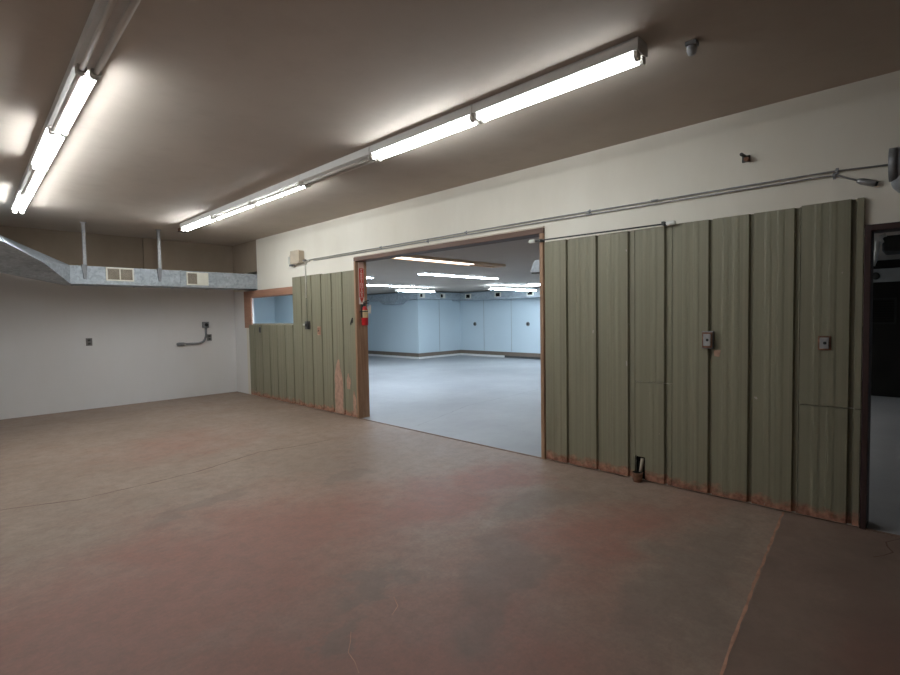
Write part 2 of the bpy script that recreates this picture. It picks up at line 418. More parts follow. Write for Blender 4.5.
siding_panel('low olive siding sheet in the far corner below the window', [(8.884, 9.76, 0.012, 1.395, [9.511, 9.197, 8.888])])
siding_panel('low olive siding sheet below the right half of the window', [(8.005, 8.880, 0.012, 1.395, [8.6, 8.303, 8.008])])
siding_panel('tall olive siding sheet next to the window, with the switch conduit', [(7.071, 8.0, 0.012, 2.215, [7.697, 7.376, 7.074])])
pl = siding_panel('tall olive siding sheet left of the wide opening, paint stripped near the floor', [(6.176, 7.068, 0.012, 2.205, [6.782, 6.48])])
# bare pinkish strips at the foot of that sheet (a skin a hair proud of its pans)
def blotch(y0, y1, z0, z1, n, seed):
    rnd = random.Random(seed); pts = []
    for i in range(n + 1):
        q = i / n; pts.append((y0 + rnd.uniform(-0.012, 0.012) + (y1 - y0) * 0.42 * max(0, q - 0.62) / 0.38, z0 + (z1 - z0) * q))
    for i in range(n + 1):
        q = 1 - i / n; pts.append((y1 + rnd.uniform(-0.012, 0.012) - (y1 - y0) * 0.42 * max(0, q - 0.70) / 0.30, z0 + (z1 - z0) * q))
    return pts
st = MB()
for args in ((6.53, 6.75, 0.02, 0.86, 8, 1), (6.20, 6.27, 0.04, 0.40, 6, 4), (6.33, 6.42, 0.42, 0.66, 5, 2)):
    p = blotch(*args); st.prism([(W - 0.0282, y, z) for y, z in p], (-0.0035, 0, 0))
st.build('bare_strip', M['rust_pink'], pl)
# rubble line of rust scale at the foot of the siding
# ------------------------------------------------------------------ ceiling lights
def fixture(label, x, y0, y1, lit_l, lit_r, group, slant=0.0, mat='tube', zc=H):
    cx, cy = x, (y0 + y1) / 2; ln = (y1 - y0)
    t = thing('fluorescent_light', label, 'ceiling light', (cx, cy, zc), -slant, group)
    hb = MB(); h = ln / 2 - 0.004
    hb.prism([(-0.058, -h, 0), (-0.066, -h, -0.014), (-0.066, -h, -0.070), (-0.03, -h, -0.078), (0.03, -h, -0.078), (0.066, -h, -0.070), (0.066, -h, -0.014), (0.058, -h, 0)], (0, 2*h, 0))
    hb.build('housing', M['white'], t, world=False)
    for sx, lit in ((-0.034, lit_l), (0.034, lit_r)):
        tb = MB(); e = ln / 2 - 0.035
        tb.tube([(sx, -e, -0.0965), (sx, e, -0.0965)], 0.0138, 14)
        tb.build('tube', M[mat] if lit else M['unlit_tube'], t, world=False)
        for sy in (-1, 1):
            lh = MB(); yy = sy * (ln / 2 - 0.022)
            lh.prism([(sx - 0.022, yy - 0.011, -0.06), (sx + 0.022, yy - 0.011, -0.06), (sx + 0.024, yy - 0.011, -0.106), (sx + 0.012, yy - 0.011, -0.118), (sx - 0.012, yy - 0.011, -0.118), (sx - 0.024, yy - 0.011, -0.106)], (0, 0.022, 0))
            lh.build('lamp_holder', M['holder'], t, world=False)
    return t
GR, GL = 'fluorescent lights in the right ceiling row', 'fluorescent lights in the left ceiling row'
right = ['nearest fluorescent light of the right row, ending beside the small grey ceiling sensor',
         'second fluorescent light from the near end of the right row, both tubes lit',
         'unlit fluorescent light in the middle of the right row, over the wide opening',
         'fourth fluorescent light from the near end of the right row, just past the unlit one',
         'fifth fluorescent light from the near end of the right row, one tube lit',
         'farthest fluorescent light of the right row, near the back wall']
lits = [(1, 1), (1, 1), (0, 0), (0, 1), (0, 1), (1, 1)]
for i, (lb, (a, b)) in enumerate(zip(right, lits)):
    fixture(lb, 2.838, 1.20 + i * 1.226, 1.20 + (i + 1) * 1.226, a, b, GR, 0.0, 'tube_dim' if i == 0 else 'tube_mid' if i == 1 else 'tube')
left = ['unlit fluorescent light nearest the camera in the left row',
        'nearest lit fluorescent light of the left row, only its right tube burning',
        'third fluorescent light of the left row, both tubes lit, counted from the unlit one',
        'fourth fluorescent light of the left row, right tube lit and left tube dark',
        'farthest fluorescent light of the left row, both tubes lit, above the bent duct']
litl = [(0, 0), (0, 1), (1, 1), (0, 1), (1, 1)]
for i, (lb, (a, b)) in enumerate(zip(left, litl)):
    y0 = 2.273 + i * 1.247; yc = y0 + 0.62
    fixture(lb, 0.683 + (yc - 3.5) * 0.0295, y0, y0 + 1.247, a, b, GL, 0.0295)
# brown boxes where the rows end, and the grey sensor
for (x, y, lb) in ((2.95, 8.98, 'small brown junction box on ceiling at far end of right light row'), (0.845, 8.62, 'small dark junction box on ceiling at far end of left light row')):
    t = thing('ceiling_box', lb, 'junction box', (x, y, H))
    MB().box(x - 0.06, x + 0.06, y - 0.05, y + 0.05, H - 0.055, H).build('box_body', M['rusty'], t, bevel=0.006)
    MB().box(x - 0.066, x + 0.066, y - 0.056, y + 0.056, H - 0.062, H - 0.055).build('cover', M['dark_metal'], t, bevel=0.002)
t = thing('ceiling_sensor', 'small grey sensor on the ceiling past the near end of the right light row', 'sensor', (3.06, 1.02, H))
MB().box(3.03, 3.09, 0.985, 1.045, H - 0.025, H).build('mount', M['grey_metal'], t, bevel=0.006)
sb = MB(); sb.tube([(3.06, 1.015, H - 0.024), (3.06, 1.015, H - 0.050), (3.06, 1.015, H - 0.068), (3.06, 1.015, H - 0.076)], [0.027, 0.027, 0.021, 0.008], 16)
sb.build('lens', M['sensor_grey'], t)

# ------------------------------------------------------------------ galvanised duct on the back wall
YD = 9.402
t = thing('air_duct', 'long galvanised metal duct with two cream registers running below the ceiling at the back wall', 'duct', (2.8, YD, 2.09))
d = MB(); d.box(1.478, XF + 0.25, YD, YD + 0.5, 2.09, 2.368); d.build('duct_run', M['galv'], t)
for x in (1.56, 2.42, 3.02, 3.62, 4.22):
    sm = MB(); sm.box(x, x + 0.02, YD - 0.007, YD + 0.505, 2.083, 2.373); sm.build('joint_band', M['galv'], t)
S1, S0 = (1.478, YD, 2.368), (1.478, YD, 2.09)
S1b, S0b = (1.478, YD + 0.5, 2.368), (1.478, YD + 0.5, 2.09)
K = (1.09, 8.78, 2.33); LB = (0.676, 9.2, 2.208); LT = (0.64, 8.0, 2.475); BT = (0.703, 9.3, 2.725)
LB2 = (-0.75, 8.2, 2.35); LT2 = (-0.75, 6.6, 2.74); BT2 = (-0.75, 8.2, 2.94); BB = (0.70, 9.6, 2.23); BB2 = (-0.75, 8.6, 2.38); BU = (0.6, 9.95, 2.70); BU2 = (-0.75, 9.2, 2.92)
tr = MB()
tr.poly([[K, S0, S1], [K, LB, S0], [K, LT, LB], [K, S1, BT], [K, BT, LT],
         [LT, LB2, LB], [LT, LT2, LB2], [LT, BT, BT2], [LT, BT2, LT2],
         [S1, S1b, BU], [S1, BU, BT], [BT, BU, BU2], [BT, BU2, BT2], [S0, LB, BB], [S0, BB, S0b], [LB, LB2, BB2], [LB, BB2, BB],
         [S1b, S0b, BB], [S1b, BB, BU], [BU, BB, BB2], [BU, BB2, BU2], [S0, S0b, S1b, S1], [LB2, LT2, BT2], [LB2, BT2, BU2], [LB2, BU2, BB2]])
tr.build('transition', M['galv'], t)
def register(parent, x0, x1, z0, z1, halves):
    y = YD
    f = MB(); b = 0.022
    f.box(x0, x1, y - 0.014, y, z0, z0 + b); f.box(x0, x1, y - 0.014, y, z1 - b, z1)
    f.box(x0, x0 + b, y - 0.014, y, z0 + b, z1 - b); f.box(x1 - b, x1, y - 0.014, y, z0 + b, z1 - b)
    m = (x0 + x1) / 2; f.box(m - 0.008, m + 0.008, y - 0.012, y, z0 + b, z1 - b)
    if halves == 1: f.box(m + 0.008, x1 - b, y - 0.011, y, z0 + b, z1 - b)
    r = f.build('register', M['vent'], parent, bevel=0.002)
    g = MB(); xe = x1 - b if halves == 2 else m - 0.008
    g.box(x0 + b, xe, y - 0.002, y + 0.0005, z0 + b, z1 - b)
    g.build('register_back', M['dark_metal'], r)
    lv = MB(); x = x0 + b + 0.006
    while x < xe - 0.004:
        if not (m - 0.008 < x < m + 0.008): lv.box(x, x + 0.0045, y - 0.011, y - 0.002, z0 + b, z1 - b)
        x += 0.0125
    lv.build('louvre', M['cream_plastic'], r)
register(t, 1.935, 2.318, 2.150, 2.364, 2)
register(t, 3.116, 3.484, 2.122, 2.350, 1)
for x, lb in ((1.665, 'left grey hanger strap holding the duct, near the bend'), (2.70, 'right grey hanger strap holding the duct, between the two registers')):
    h = thing('duct_hanger', lb, 'hanger', (x, YD, H), 0, 'straps hanging the back duct')
    MB().box(x - 0.022, x + 0.022, YD - 0.034, YD - 0.008, 2.385, H).build('strap', M['conduit'], h)
    MB().prism([(x - 0.045, YD - 0.030, 2.385), (x + 0.03, YD - 0.030, 2.385), (x + 0.012, YD - 0.030, 2.165), (x - 0.02, YD - 0.030, 2.165)], (0, 0.022, 0)).build('clip', M['grey_metal'], h)
    MB().box(x - 0.04, x + 0.04, YD - 0.05, YD + 0.01, H - 0.012, H).build('ceiling_plate', M['conduit'], h)

# ------------------------------------------------------------------ outlets and pipe on the back wall
def outlet_back(x, z, lb):
    t = thing('wall_outlet', lb, 'outlet', (x, L, z))
    MB().box(x - 0.045, x + 0.045, L - 0.012, L, z - 0.065, z + 0.065).build('plate', M['grey_plastic'], t, bevel=0.004)
    for s in (-1, 1): MB().box(x - 0.02, x + 0.02, L - 0.016, L - 0.011, z + s * 0.028 - 0.016, z + s * 0.028 + 0.016).build('socket', M['dark_metal'], t, bevel=0.003)
outlet_back(1.867, 1.16, 'grey outlet plate standing alone on the white back wall below the left register')
outlet_back(3.862, 1.154, 'grey outlet plate on the back wall just under the round pipe box')
t = thing('bent_conduit', 'grey conduit on the back wall bending from a box down and left', 'conduit', (3.79, L, 1.41))
MB().box(3.73, 3.85, L - 0.05, L, 1.35, 1.47).build('box_body', M['grey_metal'], t, bevel=0.006)
MB().tube([(3.80, L - 0.053, 1.41), (3.80, L - 0.049, 1.41)], 0.035, 16).build('knockout', M['black'], t)
pth = [(3.79, L - 0.03, 1.36), (3.79, L - 0.03, 1.22)] + arc((3.79, L - 0.03, 1.20), (3.77, L - 0.03, 1.04), (3.60, L - 0.03, 1.045), 8) + [(3.38, L - 0.03, 1.045)]
MB().tube(pth, 0.021, 12).build('pipe', M['grey_metal'], t)
MB().tube([(3.40, L - 0.03, 1.045), (3.37, L - 0.03, 1.045), (3.28, L - 0.03, 1.045), (3.25, L - 0.03, 1.045)], [0.026, 0.036, 0.036, 0.028], 14).build('coupling', M['grey_metal'], t)

# ------------------------------------------------------------------ conduits and boxes on the right wall
def wall_conduit(name, lb, path, r, mat, straps=(), coup=()):
    t = thing(name, lb, 'conduit', path[0])
    MB().tube(path, r, 10).build('pipe', M[mat], t)
    for (y, z) in straps:
        s = MB(); s.box(W - 0.028, W - 0.0005, y - 0.010, y + 0.010, z - r - 0.003, z + r + 0.003); s.box(W - 0.004, W - 0.0005, y - 0.009, y + 0.009, z - 0.022, z + 0.022)
        s.build('strap', M['grey_metal'], t, bevel=0.002)
    for (y, z) in coup: MB().tube([(W - 0.018, y - 0.03, z), (W - 0.018, y + 0.03, z)], r + 0.005, 12).build('coupling', M['conduit'], t)
    return t
X1 = W - 0.018
wall_conduit('conduit', 'upper thin conduit along the cream wall, running to the round duct at right edge',
             [(X1, 7.58, 2.470), (X1, 5.2, 2.472), (X1, 3.05, 2.474), (X1, 0.53, 2.456), (X1, 0.15, 2.432)], 0.0058, 'conduit', [(5.55, 2.472), (3.95, 2.473), (2.37, 2.469), (0.50, 2.455)], [(1.75, 2.466)])
t = wall_conduit('conduit', 'lower thin conduit along the cream wall, bending down to a steel fitting beside the doorway',
             [(X1, 7.30, 2.445), (X1, 5.2, 2.446), (X1, 3.05, 2.446), (X1, 0.62, 2.430)] + arc((X1, 0.56, 2.430), (X1, 0.50, 2.428), (X1, 0.455, 2.400), 5) + [(X1, 0.375, 2.36)], 0.0058, 'conduit', [(4.6, 2.446), (0.515, 2.425)], [(2.37, 2.443)])
MB().tube([(X1, 0.392, 2.367), (X1, 0.38, 2.362), (X1, 0.365, 2.356), (X1, 0.30, 2.330), (X1, 0.295, 2.328)], [0.012, 0.017, 0.022, 0.022, 0.018], 14).build('fitting', M['conduit'], t)
MB().tube([(X1, 0.2955, 2.3282), (X1, 0.285, 2.324)], 0.014, 12).build('fitting_mouth', M['black'], t)

t = thing('junction_box', 'beige electrical box high on the cream wall at the left end of the conduits', 'junction box', (W, 7.80, 2.53))
MB().box(W - 0.10, W, 7.62, 7.89, 2.44, 2.64).build('box_body', M['cream_plastic'], t, bevel=0.006)
MB().box(W - 0.108, W - 0.10, 7.61, 7.90, 2.432, 2.648).build('cover', M['cream_plastic'], t, bevel=0.003)
MB().tube([(X1, 7.63, 2.470), (X1, 7.55, 2.470)], 0.018, 12).build('connector', M['grey_metal'], t)
t = thing('wall_bracket', 'narrow cream bracket plate on the wall left of the beige electrical box', 'bracket', (W, 8.03, 2.52))
MB().box(W - 0.025, W, 7.93, 8.07, 2.41, 2.61).build('back_plate', M['cream_plastic'], t, bevel=0.003)
MB().box(W - 0.075, W - 0.025, 7.975, 8.035, 2.44, 2.57).build('clip', M['conduit_p'], t, bevel=0.004)
MB().prism([(W - 0.02, 7.90, 2.40), (W - 0.08, 7.90, 2.40), (W - 0.08, 7.99, 2.40), (W - 0.02, 7.99, 2.40)], (0, 0, 0.03)).build('foot', M['grey_metal'], t)
t = thing('switch_conduit', 'painted vertical conduit dropping from the wall conduits to a dark switch on the siding', 'conduit', (W - 0.05, 7.48, 2.45))
MB().tube(arc((X1, 7.42, 2.455), (X1 - 0.02, 7.50, 2.455), (X1 - 0.036, 7.50, 2.36), 6) + [(X1 - 0.036, 7.50, 1.85)], 0.010, 10).build('pipe', M['conduit_p'], t)
MB().tube([(X1 - 0.036, 7.50, 1.85), (X1 - 0.036, 7.50, 1.44)], 0.0095, 10).build('lower_pipe', M['olive_conduit'], t)
MB().box(W - 0.085, W - 0.0312, 7.435, 7.52, 1.325, 1.455).build('switch_box', M['dark_metal'], t, bevel=0.005)
MB().box(W - 0.098, W - 0.085, 7.465, 7.49, 1.37, 1.41).build('switch_lever', M['black'], t, bevel=0.002)
MB().tube([(W - 0.060, 7.52, 1.40), (W - 0.060, 7.60, 1.40)], 0.016, 10).build('side_plug', M['conduit_p'], t)

def outlet_side(y, z, lb, w=0.035, h=0.055, proud=0.031, plate='rusty', face='grey_metal', name='wall_outlet', cat='outlet'):
    t = thing(name, lb, cat, (W - proud, y, z))
    MB().box(W - proud - 0.010, W - proud + 0.002, y - w, y + w, z - h, z + h).build('plate', M[plate], t, bevel=0.003)
    MB().box(W - proud - 0.017, W - proud - 0.010, y - w * 0.72, y + w * 0.72, z - h * 0.78, z + h * 0.78).build('device', M[face], t, bevel=0.005)
    MB().tube([(W - proud - 0.0185, y - w * 0.1, z), (W - proud - 0.016, y - w * 0.1, z)], w * 0.28, 12).build('socket', M['black'], t)
    return t
t = outlet_side(1.310, 1.275, 'scraped steel outlet box on a siding rib, the one farther from the dark doorway', 0.038, 0.062, 0.058, 'rusty', 'conduit')
MB().box(W - 0.059, W - 0.029, 1.268, 1.352, 1.205, 1.345).build('box_body', M['grey_metal'], t, bevel=0.003)
t2 = MB(); t2.prism([(W - 0.0282, 1.22, 1.195), (W - 0.0282, 1.27, 1.19), (W - 0.0282, 1.265, 1.145), (W - 0.0282, 1.23, 1.14)], (-0.003, 0, 0)); t2.build('bare_patch', M['rust_pink'], t)
outlet_side(0.553, 1.268, 'small outlet with red rust ring on the last siding sheet beside the doorway', 0.037, 0.05, 0.029, 'rusty', 'conduit')
outlet_side(7.165, 1.300, 'open rusty outlet box on the tall siding below and right of the dark switch', 0.045, 0.07, 0.029, 'rust_pink', 'siding')
outlet_side(9.26, 1.30, 'olive painted outlet on the low siding under the window', 0.05, 0.065, 0.029, 'olive_conduit', 'dark_metal')
t = thing('door_latch', 'dark iron latch on the siding just left of the fire extinguisher', 'latch', (W - 0.02, 6.24, 1.45))
MB().box(W - 0.039, W - 0.029, 6.23, 6.26, 1.425, 1.475).build('plate', M['dark_metal'], t, bevel=0.002)
MB().tube([(W - 0.045, 6.215, 1.50), (W - 0.052, 6.225, 1.47), (W - 0.052, 6.25, 1.43), (W - 0.045, 6.265, 1.40)], 0.009, 8).build('hook', M['dark_metal'], t)

# stub of an anchor on the wall
t = thing('wall_anchor', 'small dark metal anchor stub alone on the cream wall above the conduits', 'bracket', (W, 1.056, 2.665))
MB().box(W - 0.012, W, 1.03, 1.085, 2.64, 2.69).build('plate', M['dark_metal'], t, bevel=0.003)
MB().tube([(W - 0.01, 1.055, 2.675), (W - 0.075, 1.075, 2.69)], 0.012, 10).build('bolt', M['dark_metal'], t)
MB().tube([(W - 0.01, 1.045, 2.655), (W - 0.06, 1.045, 2.65)], 0.016, 10).build('sleeve', M['rusty'], t)

# rod with white end caps above the siding right of the opening
t = thing('track_rod', 'thin dark rod with white end caps along the top of the siding by the opening', 'rod', (W - 0.06, 2.28, 2.25))
MB().tube([(W - 0.06, 2.97, 2.255), (W - 0.06, 1.60, 2.247)], 0.007, 10).build('rod', M['dark_metal'], t)
for y, z in ((2.985, 2.255), (1.59, 2.248)):
    MB().tube([(W - 0.06, y + 0.045, z), (W - 0.06, y + 0.035, z), (W - 0.06, y - 0.02, z), (W - 0.06, y - 0.03, z)], [0.012, 0.019, 0.019, 0.013], 12).build('end_cap', M['white_tag'], t)
for y in (2.89, 1.66):
    MB().box(W - 0.075, W, y - 0.012, y + 0.012, 2.238, 2.268).build('bracket', M['dark_metal'], t, bevel=0.002)

# round duct at the right edge
t = thing('round_duct', 'grey round metal duct elbow coming off the wall above the doorway at right edge', 'duct', (4.2, 0.15, 2.45))
MB().tube([(4.24, 0.20, 2.405), (4.24, 0.19, 2.405), (4.24, -0.9, 2.405)], [0.095, 0.099, 0.099], 28).build('pipe', M['grey_metal'], t)
MB().tube([(4.24, 0.222, 2.405), (4.24, 0.18, 2.405)], 0.103, 28).build('collar', M['grey_metal'], t)
MB().tube([(4.24, 0.10, 2.40)] + arc((4.24, 0.12, 2.36), (4.25, 0.165, 2.30), (W - 0.001, 0.12, 2.30), 6), 0.075, 20).build('elbow', M['galv'], t)

# pipe stub in the hole at the foot of the siding
t = thing('pipe_stub', 'rusty pipe stub with cup in the broken hole at the foot of the siding', 'pipe', (W - 0.03, 1.88, 0))
MB().box(W - 0.006, W - 0.001, 1.832, 1.918, 0.012, 0.213).build('hole_shade', M['hole'], t)  # flat dark plate painted as the shade inside the hole
cp = MB(); cp.tube([(W - 0.075, 1.878, 0.0), (W - 0.075, 1.878, 0.03), (W - 0.075, 1.878, 0.065), (W - 0.075, 1.878, 0.085)], [0.034, 0.040, 0.045, 0.047], 18)
cp.build('cup', M['rusty'], t)
MB().tube([(W - 0.075, 1.878, 0.0855), (W - 0.075, 1.878, 0.086)], 0.041, 18).build('cup_mouth_shade', M['hole'], t)  # near-black disc painted as the shade inside the cup
MB().tube([(W - 0.050, 1.862, 0.08), (W - 0.020, 1.857, 0.20)], 0.014, 10).build('pipe', M['cream_plastic'], t)

# ------------------------------------------------------------------ sign and extinguisher on the jamb (jamb face looks towards -y)
JY = 6.13
t = thing('fire_sign', 'tall narrow red sign with white lettering and arrow on the brown door jamb', 'sign', (4.452, JY, 2.02))
MB().box(4.408, 4.500, JY - 0.006, JY, 1.70, 2.325).build('panel', M['sign_white'], t)
MB().box(4.408, 4.500, JY - 0.008, JY - 0.006, 2.235, 2.325).build('top_band', M['sign_pale'], t)
MB().box(4.412, 4.496, JY - 0.008, JY - 0.006, 1.80, 2.233).build('red_field', M['sign_red'], t)
ar = MB(); ar.prism([(4.42, JY - 0.008, 1.795), (4.488, JY - 0.008, 1.795), (4.454, JY - 0.008, 1.715)], (0, 0.002, 0)); ar.build('arrow', M['sign_red'], t)
def text_mesh(txt, size, mat, parent, loc, rot, name='lettering'):
    cu = bpy.data.curves.new('t', 'FONT'); cu.body = txt; cu.size = size; cu.align_x = 'CENTER'; cu.align_y = 'CENTER'; cu.extrude = 0.0006; cu.offset = 0.0006
    ob = bpy.data.objects.new('t', cu); col.objects.link(ob)
    dg = bpy.context.evaluated_depsgraph_get(); dg.update()
    me = bpy.data.meshes.new_from_object(ob.evaluated_get(dg)); bpy.data.objects.remove(ob)
    me.materials.clear(); me.materials.append(mat)
    o = bpy.data.objects.new(name, me); col.objects.link(o); o.parent = parent
    o.location = Vector(loc) - parent.location; o.rotation_euler = rot
    return o
word = 'FIRE EXTINGUISHER'
me_list = text_mesh('\n'.join(word.replace(' ', '')), 0.031, M['sign_white'], t, (4.454, JY - 0.0092, 2.016), (PI / 2, 0, 0))
# squeeze the stacked letters to the height of the red field
bbz = [v.co.y for v in me_list.data.vertices]; k = 0.405 / (max(bbz) - min(bbz)); mid = (max(bbz) + min(bbz)) / 2
for v_ in me_list.data.vertices: v_.co.y = (v_.co.y - mid) * k; v_.co.x *= 2.3

t = thing('fire_extinguisher', 'small red fire extinguisher hung on the door jamb below its sign', 'fire extinguisher', (4.452, JY - 0.065, 1.40))
ex, ey = 4.455, JY - 0.068
MB().tube([(ex, ey, 1.385), (ex, ey, 1.395), (ex, ey, 1.61), (ex, ey, 1.645), (ex, ey, 1.662), (ex, ey, 1.67)], [0.040, 0.050, 0.050, 0.036, 0.020, 0.016], 24).build('cylinder', M['red'], t)
MB().tube([(ex, ey, 1.50), (ex, ey, 1.612)], 0.0512, 24, cap=False).build('label_band', M['label'], t)
MB().tube([(ex, ey, 1.67), (ex, ey, 1.705)], 0.017, 12).build('valve', M['dark_metal'], t)
hd = MB(); hd.box(ex - 0.012, ex + 0.012, ey - 0.085, ey + 0.02, 1.705, 1.718); hd.prism([(ex - 0.01, ey - 0.095, 1.748), (ex + 0.01, ey - 0.095, 1.748), (ex + 0.01, ey + 0.02, 1.722), (ex - 0.01, ey + 0.02, 1.722)], (0, 0, 0.01))
hd.build('handle', M['black'], t)
MB().tube([(ex - 0.016, ey, 1.69), (ex - 0.05, ey - 0.005, 1.69), (ex - 0.062, ey - 0.01, 1.62), (ex - 0.058, ey - 0.01, 1.50)], 0.009, 10).build('hose', M['black'], t)
MB().box(ex - 0.055, ex + 0.055, ey - 0.053, ey + 0.053, 1.585, 1.60).build('bracket_strap', M['dark_metal'], t, bevel=0.004)
MB().box(ex - 0.02, ex + 0.02, ey + 0.045, JY, 1.45, 1.70).build('wall_hook', M['dark_metal'], t)
tg = MB(); tg.prism([(ex + 0.022, ey - 0.054, 1.565), (ex + 0.072, ey - 0.050, 1.56), (ex + 0.078, ey - 0.050, 1.675), (ex + 0.060, ey - 0.052, 1.70), (ex + 0.020, ey - 0.054, 1.66)], (0, -0.002, 0)); tg.build('inspection_tag', M['white_tag'], t)

# wedge lamp on the right jamb inside the opening
t = thing('wedge_lamp', 'small grey wedge-shaped metal lamp inside the top right of the wide opening', 'lamp', (4.5, 2.92, 2.0))
lm = MB(); lm.prism([(4.50, 3.02, 1.955), (4.50, 3.145, 1.955), (4.50, 3.10, 2.06), (4.50, 3.075, 2.085), (4.50, 3.02, 2.085)], (0.09, 0, 0))
lm.build('shade', M['galv'], t, bevel=0.004)
MB().box(4.53, 4.55, 2.921, 3.02, 2.01, 2.03).build('arm', M['dark_metal'], t)
MB().box(4.51, 4.58, 3.03, 3.13, 1.942, 1.955).build('lens', M['dark_metal'], t, bevel=0.002)

# ------------------------------------------------------------------ room beyond
XA, YBC, XC, YE = 11.976, 13.148, 14.16, 16.9
f2 = MB(); f2.poly([[(W, -3.2, -0.0005), (XC, -3.2, -0.0005), (XC, YE, -0.0005), (W, YE, -0.0005)]])
f2.mi = 1; strip(f2, [(4.6, 5.1), (6.2, 5.6), (8.6, 5.7), (10.5, 5.4)], 0.018, 0.001, 0.01)
struct(f2.build('floor', [M['floor2'], M['grey_wall']]))
c2 = MB(); c2.box(XF, XC, -3.2, YE, HF, HF + 0.1); struct(c2.build('ceiling', M['ceiling2']))
def wall2(name, b, seams=()):
    mb = MB(); mb.box(*b)
    struct(mb.build(name, M['blue_wall']))
wall2('wall_recess', (XA, XA + 0.15, YBC + 0.15, YE, 0, HF))
wall2('wall_return', (XA, XC, YBC, YBC + 0.15, 0, HF))
wall2('wall_far', (XC, XC + 0.15, -3.2, YBC, 0, HF))
wall2('wall_end', (XF, XA + 0.15, YE, YE + 0.15, 0, HF))
wall2('wall_stub', (8.5, 8.65, 14.6, YE, 0, HF))
wall2('wall_side', (XF, XC + 0.15, -3.35, -3.2, 0, HF))
# panel joints on the far walls
for i, (nm, b) in enumerate((('a', (XC - 0.004, XC, 11.95, 11.962, 0.22, 2.1)), ('b', (XC - 0.004, XC, 10.69, 10.702, 0.22, 2.1)), ('c', (13.02, 13.032, YBC - 0.004, YBC, 0.22, 2.1)), ('d', (XC - 0.004, XC, 9.44, 9.452, .22, 2.1)))):
    struct(MB().box(*b).build('trim_%d' % (9 + i), M['grey_wall']))
def base(name, b, c):
    struct(MB().box(*b).build('baseboard_' + name, M['brown_base'])); struct(MB().box(*c).build('trim_base_' + name, M['white']))
base('recess', (XA - 0.03, XA, YBC - 0.03, YE, 0.07, 0.20), (XA - 0.035, XA, YBC - 0.03, YE, 0, 0.07))
base('return', (XA, XC, YBC - 0.03, YBC, 0.07, 0.20), (XA - 0.03, XC, YBC - 0.035, YBC, 0, 0.07))
struct(MB().box(XC - 0.03, XC, -3.2, YBC - 0.03, 0.07, 0.20).build('baseboard_far', M['brown_base']))
wd = MB(); wd.box(XC - 0.035, XC, 11.0, YBC - 0.03, 0, 0.07); wd.mi = 1; wd.box(XC - 0.02, XC, -3.2, 11.0, 0, 0.07)
struct(wd.build('trim_base_far', [M['white'], M['dark_metal']]))

t = thing('air_duct', 'galvanised duct wrapping the far blue walls below the ceiling beyond the wide opening', 'duct', (12.7, 12.9, 2.1))
MB().box(11.55, XA - 0.001, 12.70, YE - 0.01, 2.115, 2.335).build('duct_run', M['galv'], t)
MB().box(XA - 0.001, 13.72, 12.70, YBC - 0.001, 2.115, 2.335).build('duct_run', M['galv'], t)
MB().box(13.72, XC - 0.001, -0.8, YBC - 0.001, 2.075, 2.335).build('duct_run', M['galv'], t)
hp = MB(); hp.prism([(11.53, 13.67, 2.12), (11.53, 13.92, 1.97), (11.53, 14.56, 1.97), (11.53, 14.86, 2.12), (11.53, 14.86, 2.33), (11.53, 13.67, 2.33)], (0.44, 0, 0))
hp.build('hopper', M['galv'], t)
def vent2(b, frame):
    r = MB(); r.box(*frame); r = r.build('register', M['vent'], t); g = MB(); g.box(*b); g.build('register_slot', M['hole'], r)
for x in (11.72, 12.72, ):
    vent2((x - 0.05, x + 0.05, 12.684, 12.688, 2.18, 2.29), (x - 0.07, x + 0.18, 12.688, 12.70, 2.15, 2.315))
for y in (12.32, 10.93, 9.58):
    vent2((13.704, 13.708, y - 0.09, y + 0.09, 2.16, 2.285), (13.708, 13.72, y - 0.14, y + 0.14, 2.135, 2.31))
for (y, z, lb) in ((12.392, 1.194, 'small dark round outlet on the far blue wall, left of the two'), (9.987, 1.191, 'small dark round outlet on the far blue wall, right of the two')):
    t = thing('wall_outlet', lb, 'outlet', (XC, y, z), 0, 'outlets on the far blue wall')
    MB().tube([(XC, y, z), (XC - 0.015, y, z)], 0.075, 18).build('plate', M['grey_plastic'], t)
    MB().tube([(XC - 0.014, y, z), (XC - 0.02, y, z)], 0.04, 14).build('socket', M['black'], t)

G2 = 'eight foot ceiling lights beyond the opening'
def long_light(lb, x0, x1, y, lit=True, lens='lens_blue'):
    """shallow lay-on light with a flat lens"""
    z = HF; t = thing('strip_light', lb, 'ceiling light', ((x0 + x1) / 2, y, z), 0, G2); w_ = 0.15 if not lit else 0.11
    if lit:
        MB().box(x0, x1, y - w_, y + w_, z - 0.016, z - 0.0005).build('frame', M['white'], t)
        MB().box(x0 + 0.015, x1 - 0.015, y - w_ + 0.015, y + w_ - 0.015, z - 0.026, z - 0.016).build('lens', M[lens], t)
    else:                                                  # open trough, its lens gone
        f = MB(); f.box(x0, x1, y - w_, y - w_ + 0.035, z - 0.04, z - 0.0005); f.box(x0, x1, y + w_ - 0.035, y + w_, z - 0.04, z - 0.0005)
        f.box(x0, x0 + 0.03, y - w_ + 0.035, y + w_ - 0.035, z - 0.04, z - 0.0005); f.box(x1 - 0.03, x1, y - w_ + 0.035, y + w_ - 0.035, z - 0.04, z - 0.0005)
        f.build('frame', M['warm_fix'], t)
        MB().box(x0 + 0.03, x1 - 0.03, y - w_ + 0.035, y + w_ - 0.035, z - 0.008, z - 0.0005).build('tray', M['warm_fix'], t)
        for s_ in (-1, 1): MB().tube([(x0 + 0.05, y + s_ * 0.05, z - 0.026), (x1 - 0.75, y + s_ * 0.05, z - 0.026)], 0.016, 12).build('tube', M['tube_warm'], t)
    return t
